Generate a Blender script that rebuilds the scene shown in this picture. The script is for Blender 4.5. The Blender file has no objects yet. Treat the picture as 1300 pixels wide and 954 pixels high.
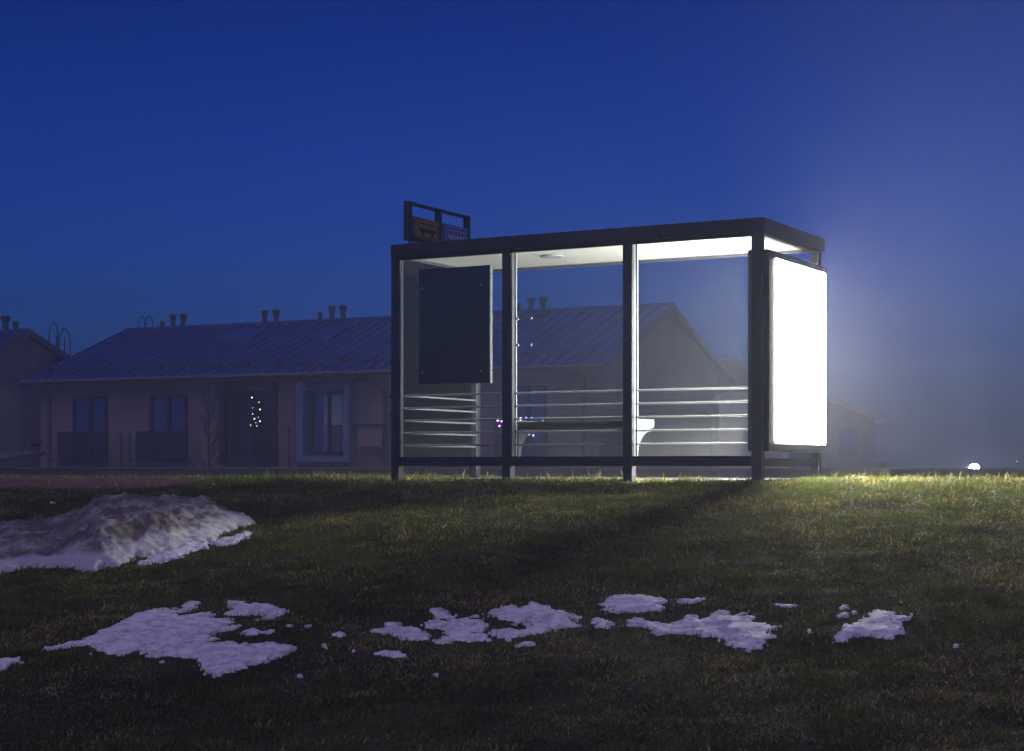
import bpy, bmesh, math, random
import numpy as np
from mathutils import Vector, Matrix

random.seed(7)
rng = np.random.default_rng(11)
sc = bpy.context.scene
COL = sc.collection
F, CX, HY = 2150.0, 650.0, 590.0          # focal length and horizon in photo pixels

# ------------------------------------------------------------------ helpers
def mat_new(name):
    m = bpy.data.materials.new(name); m.use_nodes = True
    nt = m.node_tree; nt.nodes.clear()
    out = nt.nodes.new('ShaderNodeOutputMaterial')
    return m, nt, out

def N(nt, typ, **kw):
    n = nt.nodes.new(typ)
    for k, v in kw.items():
        if hasattr(n, k): setattr(n, k, v)
    return n

def principled(name, col, rough=0.6, metal=0.0, noise=0.0, nscale=8.0, bump=0.0, bscale=60.0, spec=0.5, col2=None, stretch=None):
    m, nt, out = mat_new(name)
    p = N(nt, 'ShaderNodeBsdfPrincipled')
    p.inputs['Roughness'].default_value = rough
    p.inputs['Metallic'].default_value = metal
    p.inputs['Specular IOR Level'].default_value = spec
    p.inputs['Base Color'].default_value = (*col, 1)
    tc = N(nt, 'ShaderNodeTexCoord')
    src = tc.outputs['Object']
    if stretch:
        mp = N(nt, 'ShaderNodeMapping'); mp.inputs['Scale'].default_value = stretch
        nt.links.new(src, mp.inputs['Vector']); src = mp.outputs[0]
    if noise > 0 or col2:
        nz = N(nt, 'ShaderNodeTexNoise'); nz.inputs['Scale'].default_value = nscale
        nz.inputs['Detail'].default_value = 6; nz.inputs['Roughness'].default_value = .65
        nt.links.new(src, nz.inputs['Vector'])
        cr = N(nt, 'ShaderNodeValToRGB')
        cr.color_ramp.elements[0].position = .3; cr.color_ramp.elements[1].position = .72
        a = tuple(c * (1 - noise) for c in col); b = col2 or tuple(min(1, c * (1 + noise)) for c in col)
        cr.color_ramp.elements[0].color = (*a, 1); cr.color_ramp.elements[1].color = (*b, 1)
        nt.links.new(nz.outputs['Fac'], cr.inputs['Fac'])
        nt.links.new(cr.outputs['Color'], p.inputs['Base Color'])
    if bump > 0:
        nb = N(nt, 'ShaderNodeTexNoise'); nb.inputs['Scale'].default_value = bscale; nb.inputs['Detail'].default_value = 5
        nt.links.new(src, nb.inputs['Vector'])
        bp = N(nt, 'ShaderNodeBump'); bp.inputs['Strength'].default_value = bump; bp.inputs['Distance'].default_value = .02
        nt.links.new(nb.outputs['Fac'], bp.inputs['Height']); nt.links.new(bp.outputs['Normal'], p.inputs['Normal'])
    nt.links.new(p.outputs['BSDF'], out.inputs['Surface'])
    return m

def emission(name, col, strength):
    m, nt, out = mat_new(name)
    e = N(nt, 'ShaderNodeEmission'); e.inputs['Color'].default_value = (*col, 1); e.inputs['Strength'].default_value = strength
    nt.links.new(e.outputs[0], out.inputs['Surface'])
    return m

def props(o, label=None, cat=None, group=None, kind=None):
    if label: o['label'] = label
    if cat: o['category'] = cat
    if group: o['group'] = group
    if kind: o['kind'] = kind
    return o

def thing(name, label, cat, loc=(0, 0, 0), group=None):
    o = bpy.data.objects.new(name, None); COL.objects.link(o); o.location = loc
    o.empty_display_size = .2
    return props(o, label, cat, group)

def world_loc(o):
    v = Vector((0, 0, 0))
    while o is not None:
        v = v + Vector(o.location); o = o.parent
    return v

class MB:
    """collects shapes in world coordinates; build() links them as one mesh"""
    def __init__(s): s.bm = bmesh.new()
    def box(s, o, ax, ay, az, a, b, c, bevel=0.0):
        o = Vector(o); ax = Vector(ax); ay = Vector(ay); az = Vector(az)
        vs = []
        for k in c:
            for (i, j) in ((a[0], b[0]), (a[1], b[0]), (a[1], b[1]), (a[0], b[1])):
                vs.append(s.bm.verts.new(o + ax * i + ay * j + az * k))
        fs = [s.bm.faces.new([vs[q] for q in f]) for f in ((3, 2, 1, 0), (4, 5, 6, 7), (0, 1, 5, 4), (1, 2, 6, 5), (2, 3, 7, 6), (3, 0, 4, 7))]
        if bevel > 0:
            es = set(e for f in fs for e in f.edges)
            bmesh.ops.bevel(s.bm, geom=list(es), offset=bevel, segments=1, affect='EDGES', profile=.5)
        return s
    def prism(s, pts, d):
        """polygon of 3D points extruded by vector d"""
        d = Vector(d); n = len(pts)
        a = [s.bm.verts.new(Vector(p)) for p in pts]; b = [s.bm.verts.new(Vector(p) + d) for p in pts]
        s.bm.faces.new(a[::-1]); s.bm.faces.new(b)
        for i in range(n): s.bm.faces.new((a[i], a[(i + 1) % n], b[(i + 1) % n], b[i]))
        return s
    def tube(s, pts, r, n=8, r2=None):
        pts = [Vector(p) for p in pts]; rings = []
        r2 = r if r2 is None else r2
        for i, p in enumerate(pts):
            d = (pts[min(i + 1, len(pts) - 1)] - pts[max(i - 1, 0)]).normalized()
            up = Vector((0, 0, 1)) if abs(d.z) < .9 else Vector((1, 0, 0))
            e1 = d.cross(up).normalized(); e2 = d.cross(e1).normalized()
            rr = r + (r2 - r) * i / max(1, len(pts) - 1)
            rings.append([s.bm.verts.new(p + (e1 * math.cos(2 * math.pi * k / n) + e2 * math.sin(2 * math.pi * k / n)) * rr) for k in range(n)])
        for i in range(len(rings) - 1):
            for k in range(n):
                s.bm.faces.new((rings[i][k], rings[i][(k + 1) % n], rings[i + 1][(k + 1) % n], rings[i + 1][k]))
        s.bm.faces.new(rings[0][::-1]); s.bm.faces.new(rings[-1])
        return s
    def lathe(s, base, prof, n=14):
        base = Vector(base); rings = []
        for (r, z) in prof:
            rings.append([s.bm.verts.new(base + Vector((r * math.cos(2 * math.pi * k / n), r * math.sin(2 * math.pi * k / n), z))) for k in range(n)])
        for i in range(len(rings) - 1):
            for k in range(n):
                s.bm.faces.new((rings[i][k], rings[i][(k + 1) % n], rings[i + 1][(k + 1) % n], rings[i + 1][k]))
        s.bm.faces.new(rings[0][::-1]); s.bm.faces.new(rings[-1])
        return s
    def ball(s, c, r, seg=10):
        bmesh.ops.create_uvsphere(s.bm, u_segments=seg, v_segments=max(6, seg // 2 + 2), radius=r, matrix=Matrix.Translation(Vector(c)))
        return s
    def build(s, name, m, parent=None, smooth=False, **pr):
        bmesh.ops.recalc_face_normals(s.bm, faces=s.bm.faces[:])
        off = world_loc(parent) if parent else Vector((0, 0, 0))
        if not parent and pr.get('loc') is not None: off = Vector(pr['loc'])
        bmesh.ops.translate(s.bm, verts=s.bm.verts[:], vec=-off)
        me = bpy.data.meshes.new(name); s.bm.to_mesh(me); s.bm.free()
        o = bpy.data.objects.new(name, me); COL.objects.link(o)
        if parent: o.parent = parent
        elif pr.get('loc') is not None: o.location = off
        if m: me.materials.append(m)
        if smooth:
            for p in me.polygons: p.use_smooth = True
        pr.pop('loc', None)
        return props(o, **pr)

# numpy value noise -----------------------------------------------------------
_tab = rng.random((256, 256))
def vnoise(x, y, f):
    x = np.asarray(x, float) * f + 71.3; y = np.asarray(y, float) * f + 19.7
    xi = np.floor(x).astype(int); yi = np.floor(y).astype(int)
    fx = x - xi; fy = y - yi
    fx = fx * fx * (3 - 2 * fx); fy = fy * fy * (3 - 2 * fy)
    a = _tab[xi % 256, yi % 256]; b = _tab[(xi + 1) % 256, yi % 256]
    c = _tab[xi % 256, (yi + 1) % 256]; d = _tab[(xi + 1) % 256, (yi + 1) % 256]
    return (a * (1 - fx) + b * fx) * (1 - fy) + (c * (1 - fx) + d * fx) * fy - .5
def fbm(x, y, f, o=4):
    s = 0; a = 1.0
    for i in range(o):
        s = s + a * vnoise(np.asarray(x) + 13.1 * i, np.asarray(y) - 7.7 * i, f * 2 ** i); a *= .55
    return s
def sstep(a, b, x):
    t = np.clip((x - a) / (b - a), 0, 1); return t * t * (3 - 2 * t)

# ------------------------------------------------------------------ shelter frame of reference
PR = Vector((2.37, 16.04, 0)); U = Vector((-.875, .4841, 0)).normalized(); V = Vector((-U.y * -1, U.x * -1, 0))
V = Vector((.4841, .875, 0)).normalized(); Z = Vector((0, 0, 1))
def S(s, t, z=0): return PR + U * s + V * t + Z * z
L, W = 4.165, 1.72
ZG = -.165

def gz(x, y):
    """height of the ground at x, y"""
    x = np.asarray(x, float); y = np.asarray(y, float)
    q = (x - PR.x) * V.x + (y - PR.y) * V.y
    k = .25
    qq = -k * np.log1p(np.exp(np.clip(-q / k, -60, 60)))         # smooth min(q, 0)
    slope = .124 * qq
    z = ZG - 1.45 * (1 - np.exp(slope / 1.45 * 1.25)) * 1.0
    z = ZG + .118 * qq
    lo = -1.62
    z = lo + np.logaddexp(0, (z - lo) / .12) * .12               # flatten at the foot of the bank
    bump = .05 * fbm(x, y, .7, 3) + .02 * fbm(x, y, 3.1, 3)
    z = z + bump * sstep(.4, -1.2, q)
    z = z + .012 * fbm(x, y, 2.0, 3) * sstep(2.6, 1.5, q)
    z = z - .19 * (sstep(2.95, 3.25, q) - sstep(11.75, 12.1, q))
    # beyond the road the terrain falls to the houses' yards
    z = z - 2.75 * sstep(13.2, 19, q)
    return z

def ground_at(px, py):
    """ground point seen at photo pixel px, py"""
    d = np.array([(px - CX) / F, 1.0, (HY - py) / F])
    t = 5.0
    while t < 60:
        if d[2] * t < float(gz(d[0] * t, t)): break
        t += .02
    return (d[0] * t, t)

# ------------------------------------------------------------------ materials
M = {}
M['dark'] = principled('anthracite_paint', (.022, .023, .028), .42, .0, noise=.25, nscale=14, bump=.05, bscale=150)
M['alu'] = principled('aluminium_profile', (.03, .03, .034), .42, .4, noise=.12, nscale=20, stretch=(1, 1, .2))
M['bracket'] = principled('grey_bracket_paint', (.014, .015, .016), .6, noise=.15, nscale=9)
M['rail'] = principled('pale_rail_paint', (.34, .35, .35), .4, noise=.06, nscale=12)
M['white_paint'] = principled('white_painted_steel', (.09, .094, .10), .5, noise=.08, nscale=9, bump=.04, bscale=80)
M['ceiling'] = principled('ceiling_board', (.19, .186, .17), .55, noise=.06, nscale=3, bump=.03, bscale=30)
M['wood'] = principled('weathered_wood', (.045, .032, .022), .6, noise=.4, nscale=6, stretch=(1, 6, 6), bump=.2, bscale=40)
M['board'] = principled('board_back', (.008, .008, .011), .5, noise=.2, nscale=5)
M['screw'] = principled('screw_metal', (.45, .45, .48), .35, .7)
M['panel'] = emission('backlit_panel_street_side', (1.0, .96, .86), 92.0)
M['panel_in'] = emission('backlit_panel_seat_side', (1.0, .97, .90), 98.0)
M['siding'] = None
M['window_dark'] = principled('coated_window_glass', (.10, .16, .34), .08, .7)
M['frame_dark'] = principled('dark_window_frame', (.03, .026, .03), .5, noise=.2)
M['frame_blue'] = principled('blue_grey_frame', (.13, .17, .27), .55, noise=.12)
M['roof'] = principled('galvanised_roof_sheet', (.05, .17, .42), .36, .85, noise=.15, nscale=1.2)
M['fascia'] = principled('house_fascia', (.10, .09, .09), .6)
M['fascia_pale'] = principled('pale_bargeboard', (.12, .12, .13), .6)
M['vent'] = principled('vent_metal', (.05, .05, .055), .5, .2)
M['plaster'] = principled('beige_plaster', (.42, .36, .29), .8, noise=.08, nscale=4, bump=.1)
M['concrete'] = principled('concrete', (.06, .06, .065), .85, noise=.25, nscale=3, bump=.2, bscale=40)
M['bark'] = principled('bark', (.05, .04, .035), .85, noise=.3, nscale=30, bump=.3)
M['yellow'] = principled('sign_yellow', (.85, .45, .02), .5, noise=.1)
M['blue'] = principled('sign_blue', (.04, .12, .6), .5, noise=.1)
M['sign_white'] = principled('sign_white', (.8, .8, .8), .5)
M['sign_grey'] = principled('sign_box_grey', (.16, .16, .19), .5)
M['black'] = principled('sign_black', (.01, .01, .01), .5)
M['curtain'] = principled('pale_curtain', (.32, .34, .38), .8, noise=.1, nscale=2, stretch=(12, 12, .3))

def siding(name, col, dark):
    m, nt, out = mat_new(name)
    p = N(nt, 'ShaderNodeBsdfPrincipled'); p.inputs['Roughness'].default_value = .75
    tc = N(nt, 'ShaderNodeTexCoord'); sp = N(nt, 'ShaderNodeSeparateXYZ'); nt.links.new(tc.outputs['Object'], sp.inputs[0])
    mul = N(nt, 'ShaderNodeMath', operation='MULTIPLY'); mul.inputs[1].default_value = 1 / .16
    fr = N(nt, 'ShaderNodeMath', operation='FRACT')
    nt.links.new(sp.outputs['Z'], mul.inputs[0]); nt.links.new(mul.outputs[0], fr.inputs[0])
    lt = N(nt, 'ShaderNodeMath', operation='LESS_THAN'); lt.inputs[1].default_value = .12; nt.links.new(fr.outputs[0], lt.inputs[0])
    nz = N(nt, 'ShaderNodeTexNoise'); nz.inputs['Scale'].default_value = .9; nz.inputs['Detail'].default_value = 6
    nt.links.new(tc.outputs['Object'], nz.inputs['Vector'])
    cr = N(nt, 'ShaderNodeValToRGB'); cr.color_ramp.elements[0].color = (*[c * .78 for c in col], 1); cr.color_ramp.elements[1].color = (*[c * 1.15 for c in col], 1)
    cr.color_ramp.elements[0].position = .3; cr.color_ramp.elements[1].position = .7
    nt.links.new(nz.outputs['Fac'], cr.inputs['Fac'])
    mx = N(nt, 'ShaderNodeMixRGB'); mx.inputs['Color2'].default_value = (*dark, 1)
    nt.links.new(lt.outputs[0], mx.inputs['Fac']); nt.links.new(cr.outputs[0], mx.inputs['Color1'])
    nt.links.new(mx.outputs[0], p.inputs['Base Color'])
    bp = N(nt, 'ShaderNodeBump'); bp.inputs['Strength'].default_value = .6; bp.inputs['Distance'].default_value = .02
    nt.links.new(fr.outputs[0], bp.inputs['Height']); nt.links.new(bp.outputs[0], p.inputs['Normal'])
    nt.links.new(p.outputs[0], out.inputs['Surface'])
    return m
M['siding'] = siding('pinkish_lap_siding', (.25, .18, .15), (.17, .12, .1))
M['siding_cream'] = siding('cream_lap_siding', (.34, .32, .26), (.27, .25, .2))
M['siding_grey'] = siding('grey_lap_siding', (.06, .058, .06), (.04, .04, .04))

def glass(name, dirt_low=.10, dirt=.02):
    """clear pane with a dusty film that gets thicker in the lowest splash zone"""
    m, nt, out = mat_new(name)
    tr = N(nt, 'ShaderNodeBsdfTransparent'); tr.inputs['Color'].default_value = (.93, .96, .95, 1)
    gl = N(nt, 'ShaderNodeBsdfGlossy'); gl.inputs['Roughness'].default_value = .02
    fz = N(nt, 'ShaderNodeFresnel'); fz.inputs['IOR'].default_value = 1.45
    mix = N(nt, 'ShaderNodeMixShader')
    nt.links.new(fz.outputs[0], mix.inputs[0]); nt.links.new(tr.outputs[0], mix.inputs[1]); nt.links.new(gl.outputs[0], mix.inputs[2])
    df = N(nt, 'ShaderNodeBsdfDiffuse'); df.inputs['Color'].default_value = (.6, .6, .58, 1)
    tl = N(nt, 'ShaderNodeBsdfTranslucent'); tl.inputs['Color'].default_value = (.6, .6, .58, 1)
    dt = N(nt, 'ShaderNodeAddShader'); nt.links.new(df.outputs[0], dt.inputs[0]); nt.links.new(tl.outputs[0], dt.inputs[1])
    tc = N(nt, 'ShaderNodeTexCoord'); mp = N(nt, 'ShaderNodeMapping'); mp.inputs['Scale'].default_value = (9, 9, .8)
    nt.links.new(tc.outputs['Object'], mp.inputs['Vector'])
    nz = N(nt, 'ShaderNodeTexNoise'); nz.inputs['Scale'].default_value = 3; nz.inputs['Detail'].default_value = 5
    nt.links.new(mp.outputs[0], nz.inputs['Vector'])
    sp = N(nt, 'ShaderNodeSeparateXYZ'); nt.links.new(tc.outputs['Object'], sp.inputs[0])
    mr = N(nt, 'ShaderNodeMapRange'); mr.inputs['From Min'].default_value = .24; mr.inputs['From Max'].default_value = .62
    mr.inputs['To Min'].default_value = dirt_low; mr.inputs['To Max'].default_value = dirt
    nt.links.new(sp.outputs['Z'], mr.inputs['Value'])
    rr = N(nt, 'ShaderNodeMapRange'); rr.inputs['From Min'].default_value = .3; rr.inputs['From Max'].default_value = .75; rr.inputs['To Min'].default_value = .55; rr.inputs['To Max'].default_value = 1.5
    nt.links.new(nz.outputs['Fac'], rr.inputs['Value'])
    mu = N(nt, 'ShaderNodeMath', operation='MULTIPLY'); nt.links.new(mr.outputs[0], mu.inputs[0]); nt.links.new(rr.outputs[0], mu.inputs[1])
    mix2 = N(nt, 'ShaderNodeMixShader'); nt.links.new(mu.outputs[0], mix2.inputs[0]); nt.links.new(mix.outputs[0], mix2.inputs[1]); nt.links.new(dt.outputs[0], mix2.inputs[2])
    nt.links.new(mix2.outputs[0], out.inputs['Surface'])
    return m
M['glass'] = glass('shelter_glass', .022, .0018)
M['glass_side'] = glass('shelter_side_glass', .002, .001)

# ------------------------------------------------------------------ ground sheet
def ground_material():
    m, nt, out = mat_new('soil_and_moss')
    p = N(nt, 'ShaderNodeBsdfPrincipled'); p.inputs['Roughness'].default_value = .95; p.inputs['Specular IOR Level'].default_value = .2
    tc = N(nt, 'ShaderNodeTexCoord')
    n1 = N(nt, 'ShaderNodeTexNoise'); n1.inputs['Scale'].default_value = 1.4; n1.inputs['Detail'].default_value = 8
    n2 = N(nt, 'ShaderNodeTexNoise'); n2.inputs['Scale'].default_value = 38; n2.inputs['Detail'].default_value = 6
    for n in (n1, n2): nt.links.new(tc.outputs['Object'], n.inputs['Vector'])
    c1 = N(nt, 'ShaderNodeValToRGB'); c1.color_ramp.elements[0].color = (.028, .022, .014, 1); c1.color_ramp.elements[1].color = (.05, .055, .022, 1)
    c1.color_ramp.elements[0].position = .38; c1.color_ramp.elements[1].position = .62
    c2 = N(nt, 'ShaderNodeValToRGB'); c2.color_ramp.elements[0].color = (.5, .5, .5, 1); c2.color_ramp.elements[1].color = (1.4, 1.3, 1.1, 1)
    nt.links.new(n1.outputs['Fac'], c1.inputs['Fac']); nt.links.new(n2.outputs['Fac'], c2.inputs['Fac'])
    mx = N(nt, 'ShaderNodeMixRGB', blend_type='MULTIPLY'); mx.inputs['Fac'].default_value = 1
    nt.links.new(c1.outputs[0], mx.inputs['Color1']); nt.links.new(c2.outputs[0], mx.inputs['Color2'])
    nt.links.new(mx.outputs[0], p.inputs['Base Color'])
    bp = N(nt, 'ShaderNodeBump'); bp.inputs['Strength'].default_value = .8; bp.inputs['Distance'].default_value = .03
    nt.links.new(n2.outputs['Fac'], bp.inputs['Height']); nt.links.new(bp.outputs[0], p.inputs['Normal'])
    nt.links.new(p.outputs[0], out.inputs['Surface'])
    return m
M['soil'] = ground_material()

def grid_mesh(name, xs, ys, zf, m, **pr):
    X, Y = np.meshgrid(xs, ys); Zz = zf(X, Y)
    co = np.stack([X.ravel(), Y.ravel(), Zz.ravel()], 1)
    nx, ny = len(xs), len(ys)
    i, j = np.meshgrid(np.arange(nx - 1), np.arange(ny - 1))
    a = (j * nx + i).ravel(); faces = np.stack([a, a + 1, a + nx + 1, a + nx], 1)
    return raw_mesh(name, co, faces, m, **pr)

def raw_mesh(name, co, faces, m, parent=None, smooth=True, loc=None, attr=None, attrname='tone', **pr):
    me = bpy.data.meshes.new(name)
    co = np.asarray(co, np.float32)
    if loc is not None: co = co - np.asarray(loc, np.float32)
    k = faces.shape[1]
    me.vertices.add(len(co)); me.vertices.foreach_set('co', co.ravel())
    me.loops.add(faces.size); me.loops.foreach_set('vertex_index', faces.ravel().astype(np.int32))
    me.polygons.add(len(faces)); me.polygons.foreach_set('loop_start', (np.arange(len(faces)) * k).astype(np.int32))
    me.polygons.foreach_set('loop_total', np.full(len(faces), k, np.int32))
    me.polygons.foreach_set('use_smooth', np.full(len(faces), smooth))
    me.update(calc_edges=True)
    if attr is not None:
        at = me.color_attributes.new(attrname, 'FLOAT_COLOR', 'POINT') if attr.ndim == 2 else me.attributes.new(attrname, 'FLOAT', 'POINT')
        at.data.foreach_set('color' if attr.ndim == 2 else 'value', attr.astype(np.float32).ravel())
    me.materials.append(m)
    o = bpy.data.objects.new(name, me); COL.objects.link(o)
    if loc is not None: o.location = loc
    if parent: o.parent = parent
    return props(o, **pr)

xs = np.unique(np.concatenate([np.linspace(-900, -60, 15), np.linspace(-60, -9, 40), np.linspace(-9, 9, 260), np.linspace(9, 60, 40), np.linspace(60, 900, 15)]))
ys = np.unique(np.concatenate([np.linspace(-300, -8, 12), np.linspace(-8, 5, 30), np.linspace(5, 22, 280), np.linspace(22, 50, 110), np.linspace(50, 1500, 30)]))
grid_mesh('ground', xs, ys, gz, M['soil'], kind='structure')

# paved pad of the shelter, gravel shoulder, road with kerbs, far edge
def strip(name, s0, s1, q0, q1, z0, z1, m, **pr):
    return MB().box(PR, U, V, Z, (s0, s1), (q0, q1), (z0, z1)).build(name, m, **pr)
M['paving'] = principled('grey_paving', (.07, .07, .07), .8, noise=.2, nscale=5, bump=.2)
M['asphalt'] = principled('damp_asphalt', (.045, .045, .05), .5, noise=.25, nscale=6, bump=.3, bscale=120)
M['gravel'] = principled('reddish_gravel', (.11, .045, .036), .9, noise=.35, nscale=30, bump=.5, bscale=90)
strip('pavement', -.2, 4.4, .22, 3.0, -.30, -.150, M['paving'], kind='structure')
strip('kerb', -80, 80, 3.0, 3.15, -.40, -.155, M['concrete'], kind='structure')
strip('road', -80, 80, 3.15, 11.98, -.60, -.285, M['asphalt'], kind='structure')
strip('edge_line', -80, 80, 3.6, 3.72, -.30, -.281, principled('road_paint', (.35, .35, .35), .7, noise=.3, nscale=4), kind='structure')
low = thing('low_wall', 'long low dark concrete edging wall along far side of road', 'wall', S(2, 12.2, -.2))
MB().box(PR, U, V, Z, (-60, 80), (12.0, 12.25), (-.5, -.095)).build('wall_body', M['concrete'], low)
MB().box(PR, U, V, Z, (-60, 80), (11.96, 12.29), (-.095, -.06)).build('coping', principled('coping_stone', (.085, .09, .10), .8, noise=.2), low)

# gravel shoulder at left of the crest (follows the ground)
def shoulder():
    ss = np.linspace(6.6, 28, 70); qs = np.linspace(-1.1, 2.9, 26)
    A, B = np.meshgrid(ss, qs)
    B = B + .28 * fbm(A, B, .8, 3) * (B < 1)
    X = PR.x + U.x * A + V.x * B; Y = PR.y + U.y * A + V.y * B
    Zz = gz(X, Y) + .012
    co = np.stack([X.ravel(), Y.ravel(), Zz.ravel()], 1)
    nx, ny = len(ss), len(qs)
    i, j = np.meshgrid(np.arange(nx - 1), np.arange(ny - 1)); a = (j * nx + i).ravel()
    raw_mesh('gravel_path', co, np.stack([a, a + nx, a + nx + 1, a + 1], 1), M['gravel'], kind='structure')
shoulder()

# ------------------------------------------------------------------ snow
def sdf(poly, X, Y):
    """signed distance, positive inside"""
    P = np.asarray(poly, float); n = len(P)
    d = np.full(X.shape, 1e9); ins = np.zeros(X.shape, bool)
    for i in range(n):
        a = P[i]; b = P[(i + 1) % n]; e = b - a
        wx = X - a[0]; wy = Y - a[1]
        t = np.clip((wx * e[0] + wy * e[1]) / (e @ e + 1e-12), 0, 1)
        d = np.minimum(d, np.hypot(wx - e[0] * t, wy - e[1] * t))
        c = ((a[1] <= Y) & (b[1] > Y)) | ((b[1] <= Y) & (a[1] > Y))
        with np.errstate(divide='ignore', invalid='ignore'):
            xi = a[0] + (Y - a[1]) / (b[1] - a[1]) * e[0]
        ins ^= c & (X < xi)
    return np.where(ins, d, -d)

SNOW = []      # (ground polygon, noise amount)
def snow_material(dirty):
    m, nt, out = mat_new('dirty_snow' if dirty else 'old_snow')
    p = N(nt, 'ShaderNodeBsdfPrincipled'); p.inputs['Roughness'].default_value = .7; p.inputs['Specular IOR Level'].default_value = .3
    tc = N(nt, 'ShaderNodeTexCoord')
    n1 = N(nt, 'ShaderNodeTexNoise'); n1.inputs['Scale'].default_value = 45 if not dirty else 26; n1.inputs['Detail'].default_value = 7; n1.inputs['Roughness'].default_value = .7
    nt.links.new(tc.outputs['Object'], n1.inputs['Vector'])
    n2 = N(nt, 'ShaderNodeTexNoise'); n2.inputs['Scale'].default_value = 4.5; n2.inputs['Detail'].default_value = 6
    nt.links.new(tc.outputs['Object'], n2.inputs['Vector'])
    cr = N(nt, 'ShaderNodeValToRGB')
    if dirty:
        cr.color_ramp.elements[0].color = (.5, .48, .47, 1); cr.color_ramp.elements[1].color = (.12, .10, .085, 1)
        at = N(nt, 'ShaderNodeAttribute', attribute_name='tone')
        a1 = N(nt, 'ShaderNodeMath', operation='MULTIPLY_ADD'); a1.inputs[1].default_value = 1.1; nt.links.new(n1.outputs['Fac'], a1.inputs[0])
        a2 = N(nt, 'ShaderNodeMath', operation='MULTIPLY_ADD'); a2.inputs[1].default_value = .9; a2.inputs[2].default_value = -.93
        nt.links.new(n2.outputs['Fac'], a2.inputs[0]); nt.links.new(a2.outputs[0], a1.inputs[2])
        a3 = N(nt, 'ShaderNodeMath', operation='ADD'); nt.links.new(a1.outputs[0], a3.inputs[0]); nt.links.new(at.outputs['Fac'], a3.inputs[1])
        cr.color_ramp.elements[0].position = .35; cr.color_ramp.elements[1].position = 1.0
        nt.links.new(a3.outputs[0], cr.inputs['Fac'])
    else:
        cr.color_ramp.elements[0].color = (.40, .39, .38, 1); cr.color_ramp.elements[1].color = (.82, .82, .82, 1)
        cr.color_ramp.elements[0].position = .36; cr.color_ramp.elements[1].position = .56
        n2.inputs['Scale'].default_value = 11
        av = N(nt, 'ShaderNodeMath', operation='MULTIPLY_ADD'); av.inputs[1].default_value = .45
        hv = N(nt, 'ShaderNodeMath', operation='MULTIPLY'); hv.inputs[1].default_value = .55
        nt.links.new(n2.outputs['Fac'], hv.inputs[0]); nt.links.new(n1.outputs['Fac'], av.inputs[0]); nt.links.new(hv.outputs[0], av.inputs[2])
        nt.links.new(av.outputs[0], cr.inputs['Fac'])
    nt.links.new(cr.outputs[0], p.inputs['Base Color'])
    bp = N(nt, 'ShaderNodeBump'); bp.inputs['Strength'].default_value = .6 if not dirty else .9; bp.inputs['Distance'].default_value = .02
    nt.links.new(n1.outputs['Fac'], bp.inputs['Height']); nt.links.new(bp.outputs[0], p.inputs['Normal'])
    nt.links.new(p.outputs[0], out.inputs['Surface'])
    return m
M['snow'] = snow_material(False); M['dirty_snow'] = snow_material(True)

def snoise(X, Y): return .9 * vnoise(X, Y, 6) + 1.1 * vnoise(X + 3, Y * 1.3, 14) + 1.25 * vnoise(X, Y * 1.2 + 5, 30) + .8 * vnoise(X + 9, Y, 62) - .16
def snow_piece(polys, th=.035, step=.012, rough=.05, heap=None):
    """returns verts, faces, tone for the snow lying in a list of photo-pixel outlines"""
    gp = [[ground_at(*p) for p in poly] for poly in polys]
    for g in gp: SNOW.append((g, rough))
    allp = np.concatenate([np.array(g) for g in gp])
    x0, y0 = allp.min(0) - .12; x1, y1 = allp.max(0) + .12
    X, Y = np.meshgrid(np.arange(x0, x1, step), np.arange(y0, y1, step * 1.3))
    f = np.full(X.shape, -9.0)
    for g in gp: f = np.maximum(f, sdf(g, X, Y))
    f = f + rough * snoise(X, Y)
    base = gz(X, Y)
    if heap is None:
        h = th * np.sqrt(np.clip(f / .16, 0, 1)) * (1 + 1.1 * fbm(X, Y, 7, 3)) + .016 * fbm(X, Y * .8, 15, 3)
        Zz = np.where(f > 0, base + .008 + np.maximum(h, .004), base - .03 + f * .3)
        tone = np.zeros(X.shape)
    else:
        H = heap(X, Y)
        prof = sstep(0, .5, f)
        h = .05 * np.sqrt(np.clip(f / .1, 0, 1)) + H * prof
        h = h * (1 + .18 * fbm(X, Y, 2.2, 3)) + prof * (.05 * fbm(X, Y, 7, 3) + .045 * fbm(X, Y, 20, 4))
        Zz = np.where(f > 0, base + .008 + np.maximum(h, .004), base - .03 + f * .3)
        tone = sstep(.05, .28, f) * .85 + .45 * fbm(X, Y, 5, 4)
    nx = X.shape[1]; ny = X.shape[0]
    i, j = np.meshgrid(np.arange(nx - 1), np.arange(ny - 1)); a = (j * nx + i).ravel()
    fc = np.stack([a, a + 1, a + nx + 1, a + nx], 1)
    ok = (f.ravel()[fc] > -.01).any(1); fc = fc[ok]
    used = np.unique(fc); remap = np.full(nx * ny, -1); remap[used] = np.arange(len(used))
    co = np.stack([X.ravel(), Y.ravel(), Zz.ravel()], 1)[used]
    return co, remap[fc], tone.ravel()[used]

def snow_obj(name, polys, m, th=.018, heap=None, **pr):
    co, fc, tone = snow_piece(polys, th=th, heap=heap, step=.011 if heap is None else .02)
    c = co.mean(0); c[2] = co[:, 2].min()
    return raw_mesh(name, co, fc, m, loc=tuple(float(v) for v in c), attr=tone, **pr)

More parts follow.
